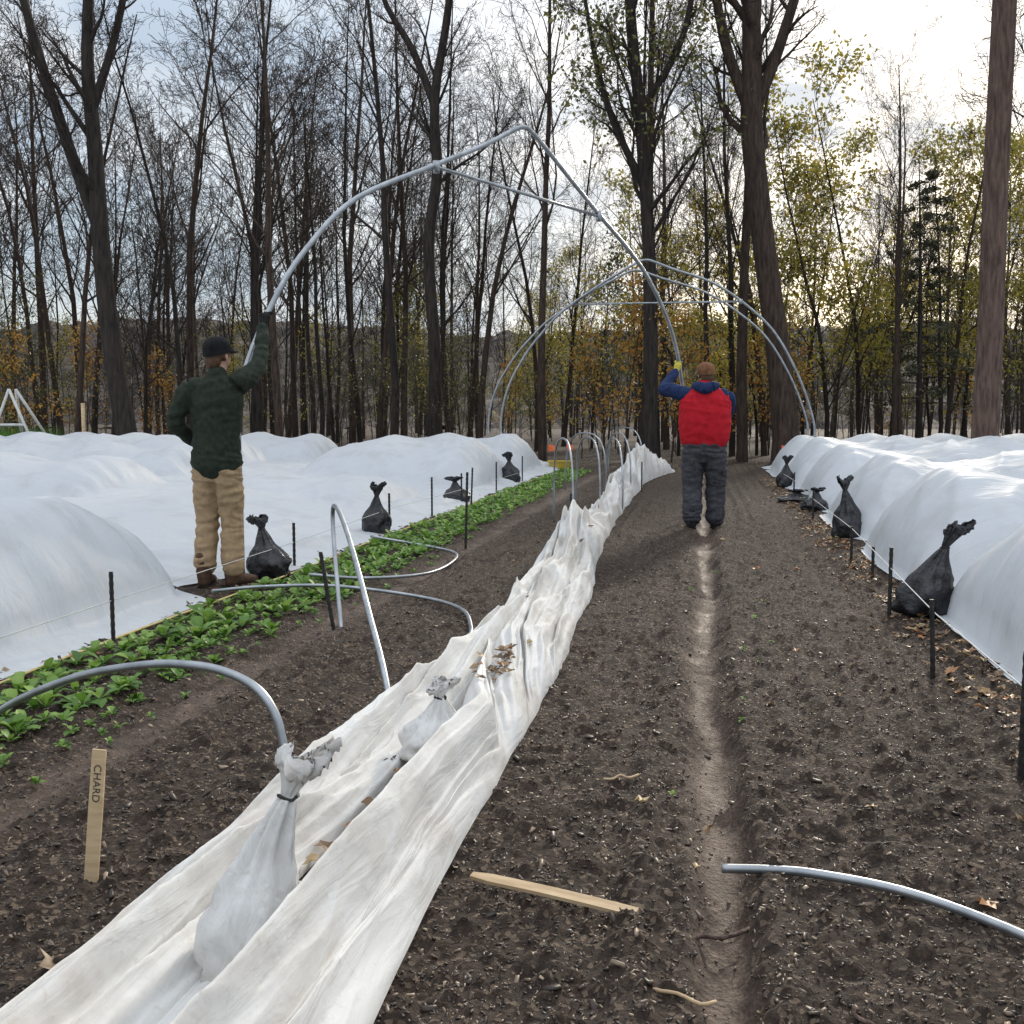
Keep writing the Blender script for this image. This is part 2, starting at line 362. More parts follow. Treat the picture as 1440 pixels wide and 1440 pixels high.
mid=[(1,-1.00),(1.7,-.93),(2.3,-.87),(3.,-.85),(3.5,-.83),(4.3,-1.0),(5,-1.12),(6.5,-1.18),(8.2,-1.27),(11.5,-1.3),(17,-1.36),(21,-1.5),(23,-1.6)]
midL=[(1,-1.07),(2.,-1.05),(3.,-1.03),(3.6,-1.0),(4.4,-.86),(6,-.9),(7,-1.0)]
rf=sheet('right_fold',mid,RE,.9,23,HR,2.)
sheet('left_fold',LE,midL,.9,7,HL,5.,90)
sheet('under_fold',[(1,-1.1),(3,-1.08),(5,-1.1)],[(1,-.9),(3,-.82),(5,-.9)],.9,2.5,[(1,.0),(5,.0)],9.,40,.25)
vc=np.empty(len(rf.data.vertices)*3,dtype=np.float32); rf.data.vertices.foreach_get('co',vc); vc=vc.reshape(-1,3)
P=[]
for i in range(24):
    x=-.86+random.gauss(0,.04); y=4.3+random.gauss(0,.14); j=int(np.argmin((vc[:,0]-x)**2+(vc[:,1]-y)**2)); P.append((x,y,float(vc[j,2])+.012))
for i in range(10):
    y=random.uniform(1.8,9); x=random.uniform(-1.0,-.78); j=int(np.argmin((vc[:,0]-x)**2+(vc[:,1]-y)**2)); P.append((x,y,float(vc[j,2])+.01))
litter('caught_leaves',P)

# ------------------------------------------------------------ sandbags
def bag(name,loc,h,r,lean,seed,mat,neck=.66,squash=.8,yaw=0.,cone=0.):
    rnd=random.Random(seed); ns=44
    prof=[(0,.35),(.01,.78),(.05,1.0),(.14,1.06-.06*cone),(.26,1.03-.16*cone),(.38,.9-.18*cone),(.48,.68-.10*cone),(.57,.42),(neck-.03,.20),(neck,.14),(neck+.03,.16),((neck+1)/2,.30),(.92,.42),(.97,.50),(1.0,.42)]
    pp=catmull([(a,b,0) for a,b in prof],4); V=[]
    for i,q in enumerate(pp):
        t,rad=max(q.x,0),q.y
        for k in range(ns):
            a=k/ns*2*math.pi
            pleat=.17*math.sin(a*9+seed)*ss(.2,.6,t)+.12*math.sin(a*5+seed*2+t*3)*ss(.2,.7,t)
            if t>neck: pleat+=.35*math.sin(a*3+seed)*(t-neck)/(1-neck)
            nz=mnoise.noise(Vector((math.cos(a)*1.6+seed,math.sin(a)*1.6,t*4)))*.30+mnoise.noise(Vector((math.cos(a)*5+seed,math.sin(a)*5,t*9)))*.13
            R=r*rad*(1+float(pleat)+nz)
            sq=squash if t<neck else squash*.55
            x=R*math.cos(a);y=R*math.sin(a)*sq
            x,y=x*math.cos(yaw)-y*math.sin(yaw),x*math.sin(yaw)+y*math.cos(yaw)
            zz=h*t+(rnd.uniform(-.01,.01)+.04*h*math.sin(a*2+seed)) * (1 if t>.9 else 0)
            V.append((x+lean[0]*h*t*t,y+lean[1]*h*t*t,zz))
    n=len(pp); idx=np.arange(n*ns).reshape(n,ns)
    q=np.stack([idx[:-1],np.roll(idx,-1,1)[:-1],np.roll(idx,-1,1)[1:],idx[1:]],-1).reshape(-1,4).tolist()
    q.append(list(idx[0][::-1]))
    ob=np_mesh(name,V,q,mat); ob.location=loc
    P=[[(lean[0]*h*neck**2+r*.17*math.cos(a),lean[1]*h*neck**2+r*.13*math.sin(a),h*neck+.004*math.sin(2*a)) for a in np.linspace(0,6.28,17)]]
    Vt,Ft=tubes(P,np.full((1,17),.004),6); tie=np_mesh('tie',Vt,Ft,MAT_ROD,True,ob)
    return ob
bag('white_sandbag',(-.955,2.02,.02),.50,.120,(.24,.1),1,MAT_BAGW,.80,.9,.3,.7)
bag('white_sandbag.001',(-.915,3.45,.04),.27,.12,(.1,.1),4,MAT_BAGW,.78,.95,1.)
bag('black_sandbag',(-3.36,10.3,.0),.54,.145,(.05,0),2,MAT_BAGB,.75,.9)
bag('black_sandbag.001',(-3.42,14.2,.02),.36,.19,(-.1,0),3,MAT_BAGB,.8)
bag('black_sandbag.002',(-3.45,18.6,.02),.55,.17,(-.1,0),5,MAT_BAGB,.72)
bag('black_sandbag.003',(-3.28,7.42,.0),.46,.16,(-.3,.2),6,MAT_BAGB,.8)
bag('black_sandbag.004',(1.40,6.75,.0),.58,.16,(.36,0),7,MAT_BAGB,.74,.9,.2,.4)
bag('black_sandbag.005',(1.50,10.9,.0),.62,.155,(-.10,0),8,MAT_BAGB,.78,.9,.5,.5)
bag('black_sandbag.006',(1.46,18.4,.0),.55,.15,(.05,0),9,MAT_BAGB,.74)
bag('black_sandbag.007',(1.40,15.5,.0),.17,.26,(.1,0),10,MAT_BAGB,.74)
bag('black_sandbag.008',(1.50,14.0,.0),.3,.16,(.1,0),13,MAT_BAGB,.8)

# ------------------------------------------------------------ pipes / hoops
def hoop(name,A,B,prof,r=.0135,mat=None):
    A=Vector((*A,0));B=Vector((*B,0)); d=(B-A).normalized()
    return pipe(name,[A+d*s+Vector((0,0,z)) for s,z in prof],r,mat or MAT_PIPE)
hoop('metal_hoop',(-1.12,2.75),(-2.70,3.27),[(0,-.03),(.04,.14),(.08,.28),(.11,.37),(.18,.44),(.30,.475),(.45,.48),(.66,.455),(1.0,.37),(1.4,.2),(1.7,-.02)],.0135)
hoop('metal_hoop.001',(-1.2,3.90),(-2.1,5.75),[(0,-.03),(.3,.16),(.75,.32),(1.26,.50),(1.7,.62),(2.05,.685),(2.28,.70),(2.40,.68),(2.44,.60),(2.36,.42),(2.2,.2),(2.03,-.03)],.0135)
HPf=lambda w,h:[(0,-.03),(.02,h*.45),(.08*w,h*.78),(.25*w,h*.97),(.5*w,h*1.02),(.75*w,h*.97),(.92*w,h*.78),(.98*w,h*.45),(w,-.03)]
for i,(a,b,h) in enumerate([((-1.3,10.6),(-1.75,12.3),.98),((-1.25,13.),(-1.75,14.6),.95),((-.98,13.2),(-1.42,15.6),.92),((-1.05,15.8),(-1.6,17.6),.95),((-1.5,16.6),(-2.3,17.6),.95),((-1.1,20.),(-1.9,21.4),1.0)]):
    L=(Vector(b)-Vector(a)).length; hoop('metal_hoop.%03d'%(i+2),a,b,HPf(L,h),.012)
pipe('bent_pipe',[(-3.05,9.2,.12),(-2.49,9.13,.05),(-2.15,8.85,.03),(-2.04,8.28,.025),(-2.1,7.65,.025),(-2.43,7.15,.06),(-2.8,7.0,.10)],.0125,MAT_PIPE)
pipe('bent_pipe.001',[(-3.1,6.1,.12),(-2.85,6.32,.12),(-2.48,6.66,.08),(-1.905,6.66,.03),(-1.5,6.3,.025),(-1.29,5.7,.03),(-1.25,5.4,.02)],.0125,MAT_PIPE)
pipe('bent_pipe.002',[(.076,2.73,.03),(.2,2.745,.03),(.329,2.745,.028),(.551,2.68,.025),(.773,2.50,.025),(.95,2.25,.03),(1.05,2.0,.03)],.0125,MAT_PIPE)
HELD=[(.03,-.0),(.03,.6),(.03,1.17),(.1,1.6),(.37,2.15),(.675,2.57),(1.17,3.03),(2.05,3.45),(2.65,3.73),(3.02,3.93),(3.16,3.985),(3.26,3.97),(3.5,3.83),(3.86,3.6),(4.29,3.33),(5.07,2.83),(5.62,2.18),(5.86,1.45),(5.92,.7),(5.92,.08)]
def arch(name,A,B,prof,bar,r=.021,second=None):
    root=empty(name,(A[0],A[1],0)); A=Vector((*A,0));B=Vector((*B,0)); d=(B-A).normalized()
    pipe('bow',[d*s+Vector((0,0,z)) for s,z in prof],r,MAT_PIPE,root,12,6)
    if bar:
        (s0,z0),(s1,z1)=bar
        pipe('truss_bar',[d*s0+Vector((0,0,z0)),d*s1+Vector((0,0,z1))],r*.7,MAT_PIPE,root,10,2)
        for s,z in bar:
            c=d*s+Vector((0,0,z)); pipe('clamp',[c-Vector((0,0,.05)),c+Vector((0,0,.05))],r*1.5,MAT_PIPE,root,10,2)
    return root
arch('tunnel_arch',(-3.47,7.27),(-.23,12.1),HELD,[(2.05,3.43),(4.29,3.31)],.022)
BACK=[(0,-.05),(-.04,.6),(-.07,1.17),(.10,1.9),(.47,2.59),(.87,3.1),(1.32,3.56),(2.19,4.15),(2.8,4.5),(3.0,4.6),(3.15,4.62),(3.3,4.58),(3.7,4.42),(4.57,4.10),(5.3,3.6),(5.9,3.0),(6.4,2.1),(6.72,1.2),(6.76,.7),(6.66,-.05)]
arch('tunnel_arch.001',(-4.36,22.7),(2.3,22.9),BACK,[(1.50,3.7),(5.15,3.7)],.028)
arch('tunnel_arch.002',(-4.95,24.2),(2.42,24.5),[(s*1.09,z*1.0) for s,z in BACK],None,.026)

def stake(name,x,y,h,lean=(0,0),r=.008,wide=True):
    n=int(h/.02); V=[];F=[]
    w=.010 if wide else .007
    for i in range(n+1):
        t=i/n; ww=w*(1+.25*(i%2)); cx=x+lean[0]*t;cy=y+lean[1]*t;z=-.05+t*(h+.05)
        for a,b in ((-ww,-.004),(0,-.012),(ww,-.004),(ww,.004),(0,.001),(-ww,.004)): V.append((cx+a,cy+b,z))
    for i in range(n):
        for k in range(6): F.append((i*6+k,i*6+(k+1)%6,i*6+6+(k+1)%6,i*6+6+k))
    F.append([n*6+k for k in range(6)]); F.append([5-k for k in range(6)])
    return np_mesh(name,V,F,MAT_ROD,False)
SL=[(-3.17,5.07,.40,0,0),(-3.265,7.87,.38,0,0),(-3.3,10.6,.42,0,0),(-3.25,12.2,.5,0,0),(-3.3,14.,.45,0,0),(-3.05,13.5,.55,0,.1),(-2.19,9.45,.72,.02,0),(-3.3,16.5,.5,0,0),(-3.3,19,.5,0,0),(-2.12,5.7,.45,-.08,0),
    (1.185,6.69,.43,0,0),(1.14,5.22,.36,-.02,0),(1.12,3.74,.44,0,0),(1.3,9.2,.3,0,0),(1.32,8.2,.25,0,0),(1.35,12.8,.35,0,0),(1.4,16,.4,0,0),(-1.4,11.2,.4,0,0),(-.95,17.,.5,0,0)]
for i,s in enumerate(SL): stake('garden_stake' if i==0 else 'garden_stake.%03d'%i,s[0],s[1],s[2],(s[3],s[4]))
pipe('guide_string',[(1.12,1.8,.30),(1.12,3.74,.31),(1.14,5.22,.29),(1.185,6.69,.30),(1.3,9.2,.28),(1.35,12.8,.25),(1.4,16,.28),(1.45,22,.2)],.0032,MAT_STR,sides=5,n=1,smoothpath=False)
pipe('guide_string.001',[(-3.17,1.5,.2),(-3.17,5.07,.24),(-3.265,7.87,.22),(-3.3,10.6,.25),(-3.3,14.,.22),(-3.3,19,.2),(-3.4,23,.2)],.003,MAT_STR,sides=5,n=1,smoothpath=False)

lab=empty('wooden_plant_label',(-1.605,2.42,0)); lab.rotation_euler=(math.radians(-4),math.radians(4),math.radians(6))
V=[];w,t=.019,.0035
for z,k in ((-.06,.1),(0,1),(.19,1.03),(.345,1.),(.355,.97)):
    for a,b in ((-1,-1),(1,-1),(1,1),(-1,1)): V.append((a*w*k,b*t,z))
F=[(3,2,1,0),(16,17,18,19)]+[(i*4+k,i*4+(k+1)%4,i*4+4+(k+1)%4,i*4+4+k) for i in range(4) for k in range(4)]
np_mesh('slat',V,F,MAT_WOOD,False,lab)
cu=bpy.data.curves.new('chard_lettering','FONT'); cu.body='CHARD'; cu.size=.030; cu.extrude=.0003
to=bpy.data.objects.new('tmp',cu); COL.objects.link(to); bpy.context.view_layer.update()
me=bpy.data.meshes.new_from_object(to.evaluated_get(bpy.context.evaluated_depsgraph_get())); bpy.data.objects.remove(to)
me.materials.clear(); me.materials.append(MAT_INK); tx=bpy.data.objects.new('chard_lettering',me); COL.objects.link(tx); tx.parent=lab
tx.rotation_euler=(math.radians(90),math.radians(90),0); tx.location=(-.010,-.0045,.315)
V=[];L=.46
for i in range(9):
    s=i/8; x=-L/2+L*s; ww=.017*(1 if i else .6); bz=.004*math.sin(s*3)
    for a,b in ((-1,-1),(1,-1),(1,1),(-1,1)): V.append((x,a*ww,b*.005+bz))
F=[(0,1,2,3),(35,34,33,32)]+[(i*4+k,i*4+(k+1)%4,i*4+4+(k+1)%4,i*4+4+k) for i in range(8) for k in range(4)]
la=np_mesh('wooden_lath',V,F,MAT_WOODX,False); la.location=(-.357,2.49,.035); la.rotation_euler=(.15,.01,-.27)

for i,(x,y,l,a) in enumerate([(-.22,3.75,.2,1.2),(-.03,2.15,.22,-.5),(.02,2.45,.24,.3),(-.30,3.2,.14,1.9),(-.25,3.4,.12,.4),(.35,2.1,.12,2.),(-.17,4.6,.22,1.0),(-2.6,3.2,.2,.4),(.12,2.05,.16,.9),(-.1,2.3,.1,2.2)]):
    pts=[(x+math.cos(a+.3*math.sin(k))*l*(k/4-.5),y+math.sin(a+.5*math.sin(k*1.7))*l*(k/4-.5),soil_z(x,y)+.012+.005*math.sin(k*2+i)) for k in range(5)]
    pipe('twig_piece' if i==0 else 'twig_piece.%03d'%i,pts,.003+.0012*(i%3),MAT_WOODX if i%3==1 else MAT_BARK3,sides=7,n=3)

# ------------------------------------------------------------ people
def elt(rings,ns=20):
    pts=[Vector(r[:3]) for r in rings]; V=[];F=[]
    n=len(rings)
    for i,r in enumerate(rings):
        T=(pts[min(i+1,n-1)]-pts[max(i-1,0)]).normalized()
        ref=Vector((1,0,0)) if abs(T.x)<.8 else Vector((0,1,0))
        if abs(T.z)>.6: ref=Vector((1,0,0))
        U=(ref-T*ref.dot(T)).normalized(); W=T.cross(U)
        for k in range(ns):
            a=k/ns*6.28318; V.append(pts[i]+U*(r[3]*math.cos(a))+W*(r[4]*math.sin(a)))
    for i in range(n-1):
        for k in range(ns): F.append((i*ns+k,i*ns+(k+1)%ns,(i+1)*ns+(k+1)%ns,(i+1)*ns+k))
    for e,sg in ((0,-1),(n-1,1)):
        T=(pts[min(e+1,n-1)]-pts[max(e-1,0)]).normalized()*sg; rr=min(rings[e][3],rings[e][4])
        ring=[e*ns+k for k in range(ns)]
        base=len(V)
        for k in range(ns): V.append(pts[e]+(V[ring[k]]-pts[e])*.7+T*rr*.55)
        tip=len(V); V.append(pts[e]+T*rr*.85)
        for k in range(ns):
            a,b=ring[k],ring[(k+1)%ns];c,d=base+k,base+(k+1)%ns
            F.append((a,b,d,c) if sg>0 else (b,a,c,d)); F.append((c,d,tip) if sg>0 else (d,c,tip))
    return V,F
def limb(*p,n=4):
    P=catmull([q[:3] for q in p],n); R=catmull([(q[3],q[4] if len(q)>4 else q[3],0) for q in p],n)
    return elt([(a.x,a.y,a.z,b.x,b.y) for a,b in zip(P,R)])
def ball(c,rx,ry,rz,n=14):
    V=[];F=[]
    for i in range(n+1):
        t=math.pi*i/n
        for k in range(n): a=2*math.pi*k/n; V.append((c[0]+rx*math.sin(t)*math.cos(a),c[1]+ry*math.sin(t)*math.sin(a),c[2]+rz*math.cos(t)))
    for i in range(n):
        for k in range(n): F.append((i*n+k,(i+1)*n+k,(i+1)*n+(k+1)%n,i*n+(k+1)%n))
    return V,F
def fuse(name,parts,mat,parent,vox=.011,smooth=4,wr=0.,wrs=(9,9,14)):
    V=[];F=[]
    for v,f in parts:
        o=len(V); V+= [tuple(q) for q in v]; F+=[tuple(i+o for i in ff) for ff in f]
    me=bpy.data.meshes.new(name); me.from_pydata(V,[],F); me.update()
    tmp=bpy.data.objects.new('tmp',me); COL.objects.link(tmp)
    r=tmp.modifiers.new('r','REMESH'); r.mode='VOXEL'; r.voxel_size=vox
    if smooth:
        s=tmp.modifiers.new('s','SMOOTH'); s.factor=.5; s.iterations=smooth
    bpy.context.view_layer.update()
    m2=bpy.data.meshes.new_from_object(tmp.evaluated_get(bpy.context.evaluated_depsgraph_get()))
    bpy.data.objects.remove(tmp); m2.name=name
    if wr:
        nn=[v.normal.copy() for v in m2.vertices]
        for v,nv in zip(m2.vertices,nn):
            c=v.co; q=Vector((c.x*wrs[0],c.y*wrs[1],c.z*wrs[2])); w=mnoise.noise(q*.35)*2
            a=1-abs(mnoise.noise(q+Vector((w,w,w))))*2.2; b=mnoise.noise(q*2.3)
            v.co=c+nv*wr*(a*.8+b*.35)
    m2.polygons.foreach_set('use_smooth',np.ones(len(m2.polygons),dtype=bool))
    m2.materials.clear(); m2.materials.append(mat)
    ob=bpy.data.objects.new(name,m2); COL.objects.link(ob); ob.parent=parent; return ob
def grip(center,axis,frm,side=1,r=.027,fr=.0095):
    c=Vector(center);A=Vector(axis).normalized();w=Vector(frm)
    D=(c-w); D=(D-A*D.dot(A)).normalized()
    S=A.cross(D).normalized()*side
    parts=[]
    palm=c-D*.042+S*.012
    parts.append(limb((*w,.030,.024),(*((w+palm)/2),.036,.024),(*palm,.044,.026),(*(palm+D*.02+S*.015),.040,.020)))
    for i in range(4):
        off=A*(.033-.022*i); ln=[1.9,2.15,2.05,1.7][i]
        P=[]
        for k in range(7):
            t=-.5*math.pi+(k/6)*(math.pi*ln*.62)
            P.append(c+off+( -D*math.cos(t+.5*math.pi)+S*math.sin(t+.5*math.pi))*(r+.002*(k<2)))
        parts.append(limb(*[(*q,fr*(1-.05*j)) for j,q in enumerate(P)],n=2))
    P=[palm-S*.02+A*.03, c-D*.02-S*.026+A*.045, c+D*.008-S*.028+A*.05, c+D*.028-S*.006+A*.045]
    parts.append(limb(*[(*q,.0125-.001*j) for j,q in enumerate(P)],n=3))
    return parts
def relaxed(w,d,side):
    w=Vector(w);D=Vector(d).normalized(); S=D.cross(Vector((0,1,.2))).normalized()*side; N=D.cross(S)
    parts=[limb((*w,.028,.022),(*(w+D*.05),.036,.02),(*(w+D*.09),.038,.018))]
    for i in range(4):
        b=w+D*.085+S*(-.03+.02*i); ln=[.065,.078,.072,.056][i]
        parts.append(limb((*b,.009),(*(b+D*ln*.45+N*.006),.0088),(*(b+D*ln*.8+N*.022),.008),(*(b+D*ln*.92+N*.042),.0075),n=3))
    b=w+D*.03-S*.03; parts.append(limb((*b,.012),(*(b+D*.03-S*.02),.011),(*(b+D*.06-S*.024+N*.012),.0095),n=3))
    return parts
def fabric(name,a,b,sc=30): return simple(name,[a,b],sc,.9,.35,.006,spec=.15)
MAT_SKIN=simple('skin',[(.42,.24,.17),(.50,.30,.22)],12,.55,.1,.002)
MAT_HAIR=simple('brown_hair',[(.05,.025,.015),(.12,.06,.03)],40,.6,.5,.005,stretch=(1,1,.2))
MAT_EYE=simple('eye',[(.03,.02,.02),(.05,.03,.02)],10,.2)
def head(parent,c,yaw,pitch,hair=True):
    hd=bpy.data.objects.new('head',None); COL.objects.link(hd); hd.parent=parent; hd.location=c; hd.rotation_euler=(pitch,0,yaw)
    parts=[ball((0,0,.02),.076,.094,.092),ball((0,.028,-.045),.058,.066,.068),limb((0,-.02,-.14,.058),(0,-.01,-.05,.056)),
           limb((0,.088,.01,.009),(0,.108,-.018,.012),(0,.098,-.03,.011)),ball((-.078,-.005,-.015),.012,.022,.034,10),ball((.078,-.005,-.015),.012,.022,.034,10),
           limb((-.022,.088,-.062,.006),(0,.094,-.062,.007),(.022,.088,-.062,.006))]
    fuse('face',parts,MAT_SKIN,hd,.006,2)
    fuse('eyes',[ball((-.03,.080,.004),.012,.011,.007),ball((.03,.080,.004),.012,.011,.007)],MAT_EYE,hd,.003,0)
    if hair: fuse('hair',[ball((0,-.022,.018),.085,.088,.088),ball((0,-.06,-.045),.068,.044,.06),ball((-.072,-.01,.0),.015,.04,.05),ball((.072,-.01,.0),.015,.04,.05)],MAT_HAIR,hd,.007,2,.004,(60,60,12))
    return hd
def cap(hd,mat,mat2=None):
    V=[];F=[];n=28;m=10
    for i in range(m+1):
        t=i/m*math.pi/2
        for k in range(n):
            a=2*math.pi*k/n; V.append((.094*math.sin(t)*math.cos(a),.110*math.sin(t)*math.sin(a)-.006,.035+.092*math.cos(t)**.85))
    for i in range(1,3):
        for k in range(n):
            a=2*math.pi*k/n; V.append((.095*math.cos(a),.111*math.sin(a)-.006,.035-.014*i-.010*i*max(0,-math.sin(a))))
    for i in range(m+2):
        for k in range(n): F.append((i*n+k,(i+1)*n+k,(i+1)*n+(k+1)%n,i*n+(k+1)%n))
    np_mesh('cap_crown',V,F,mat,True,hd)
    V=[];F=[];nb=13
    for i in range(nb):
        a=math.radians(20+140*i/(nb-1)); ex=.075*math.sin((i/(nb-1))*math.pi)**.6
        for j in range(4):
            rr=j/3; V.append(((.093)*math.cos(a),.109*math.sin(a)+ex*rr-.006,.024-.012*rr-.016*abs(math.cos(a))*rr))
    for i in range(nb-1):
        for j in range(3): F.append((i*4+j,i*4+j+1,i*4+5+j,i*4+4+j))
    br=np_mesh('cap_brim',V,F,mat2 or mat,True,hd); so=br.modifiers.new('t','SOLIDIFY'); so.thickness=.004
    fuse('cap_button',[ball((0,-.006,.128),.008,.008,.005,8)],mat,hd,.003,0)
def boots(parent,feet,mat,matsole):
    for i,(x,y,yaw) in enumerate(feet):
        e=bpy.data.objects.new('boot',None);COL.objects.link(e);e.parent=parent;e.location=(x,y,0);e.rotation_euler=(0,0,yaw)
        fuse('boot_upper',[limb((0,-.02,.24,.058,.062),(0,-.02,.14,.054,.06),(0,-.015,.07,.052,.066)),limb((0,-.045,.055,.046,.045),(0,.06,.055,.05,.044),(0,.15,.045,.050,.034),(0,.19,.040,.042,.028))],mat,e,.008,3,.004)
        fuse('boot_sole',[limb((0,-.06,.014,.047,.016),(0,.05,.014,.046,.016),(0,.15,.014,.054,.016),(0,.20,.015,.042,.015))],matsole,e,.006,1)

P1=empty('farm_worker_in_green_sweater',(-3.44,6.9,0))
kh=fabric('khaki_trousers',(.30,.205,.12),(.42,.30,.18)); gr=fabric('green_sweater',(.016,.022,.016),(.034,.041,.03)); 
bk=fabric('black_cap',(.008,.008,.009),(.018,.018,.02)); glv=fabric('black_glove',(.01,.01,.01),(.025,.025,.025)); lea=fabric('leather_boot',(.06,.034,.022),(.12,.075,.05)); sol=fabric('boot_sole',(.015,.012,.01),(.03,.025,.02))
fuse('trousers',[limb((0,0,1.0,.140,.10),(0,-.01,.93,.155,.118),(0,-.01,.86,.160,.128)),
  limb((-.078,-.01,.88,.096,.114),(-.092,.01,.68,.088,.096),(-.095,.025,.50,.074,.080),(-.100,.0,.33,.072,.080),(-.105,-.02,.15,.072,.080)),
  limb((.078,-.01,.88,.096,.114),(.085,.02,.68,.088,.096),(.082,.04,.50,.074,.080),(.088,.03,.33,.072,.080),(.095,.015,.14,.072,.080))],kh,P1,.011,2,.017,(5,5,15))
fuse('sweater',[limb((0,-.005,.885,.180,.150),(0,-.005,.93,.184,.150),(0,0,1.08,.172,.130),(0,.005,1.25,.188,.128),(.005,.01,1.38,.200,.128),(.01,.01,1.47,.165,.105),(.01,.01,1.53,.085,.075),(.01,.015,1.565,.062,.062)),
  limb((.11,.01,1.44,.085),(.175,.03,1.49,.080),(.215,.16,1.56,.066),(.222,.29,1.665,.056),(.185,.41,1.80,.049),(.145,.515,1.915,.041)),
  limb((-.11,.0,1.44,.085),(-.185,-.01,1.44,.078),(-.245,-.05,1.32,.066),(-.285,-.06,1.20,.058),(-.255,.04,1.12,.052),(-.215,.13,1.06,.043))],gr,P1,.011,3,.012,(6,6,13))
hd=head(P1,(.01,.045,1.695),-.35,.12); cap(hd,bk)
rel=Vector((-3.305+3.44,7.515-6.9,2.0))
fuse('right_hand',grip(rel,(.16,.24,.8),(.142,.525,1.925),1),glv,P1,.0045,1)
fuse('left_hand',relaxed((-.215,.13,1.06),(.35,.45,-.8),1),glv,P1,.0045,1)
boots(P1,[(-.108,-.02,.25),(.10,.03,-.35)],lea,sol)

P2=empty('farm_worker_in_red_vest',(.04,11.55,0))
gy=fabric('grey_trousers',(.040,.040,.045),(.082,.082,.092)); red=fabric('red_vest',(.36,.010,.018),(.50,.018,.03),18); nav=fabric('navy_hoodie',(.012,.022,.065),(.025,.042,.11))
cm=fabric('camouflage_cap',(.09,.05,.03),(.27,.12,.06),14); yg=fabric('yellow_glove',(.42,.36,.05),(.55,.48,.10)); shoe=fabric('black_shoe',(.01,.01,.012),(.03,.03,.032))
fuse('trousers',[limb((0,0,1.04,.215,.150),(0,-.01,.94,.235,.165),(0,-.01,.84,.225,.155)),
  limb((-.11,-.01,.86,.126,.135),(-.125,.0,.66,.116,.12),(-.125,.01,.48,.104,.105),(-.122,-.04,.30,.098,.10),(-.125,-.06,.12,.098,.10)),
  limb((.11,-.01,.86,.126,.135),(.125,.03,.66,.116,.12),(.128,.07,.48,.104,.105),(.128,.07,.30,.098,.10),(.13,.06,.11,.096,.10))],gy,P2,.013,2,.020,(5,5,14))
fuse('vest',[limb((0,0,.955,.252,.190),(0,0,1.02,.268,.20),(0,0,1.16,.282,.208),(0,0,1.32,.286,.194),(0,0,1.44,.272,.165),(0,0,1.52,.200,.135),(0,0,1.575,.10,.10))],red,P2,.012,3,.010,(3,3,9))
fuse('hoodie',[limb((0,.0,1.46,.22,.10),(0,0,1.54,.16,.10),(0,0,1.60,.075,.075)),limb((-.11,-.03,1.575,.045),(-.06,-.115,1.565,.058),(0,-.14,1.55,.062),(.06,-.115,1.565,.058),(.11,-.03,1.575,.045)),
  limb((-.17,.0,1.47,.095),(-.27,.02,1.50,.085),(-.37,.06,1.535,.076),(-.455,.13,1.545,.068),(-.42,.26,1.62,.060),(-.365,.36,1.71,.050),(-.335,.405,1.75,.044)),
  limb((.17,.0,1.47,.085),(.25,.03,1.44,.075),(.25,.15,1.33,.070),(.21,.27,1.235,.064),(.10,.36,1.215,.056),(-.06,.43,1.215,.046))],nav,P2,.011,3,.009,(8,8,12))
hd=head(P2,(.0,.03,1.715),.3,.05); cap(hd,cm)
fuse('left_hand',grip((-.312,.49,1.83),(-.03,-.05,.9),(-.338,.40,1.745),-1,.03,.0115),yg,P2,.005,1)
fuse('right_hand',grip((-.235,.575,1.25),(-.01,-.01,.9),(-.07,.435,1.215),1,.03,.0115),yg,P2,.005,1)
boots(P2,[(-.122,-.07,.12),(.128,.06,-.2)],shoe,sol)

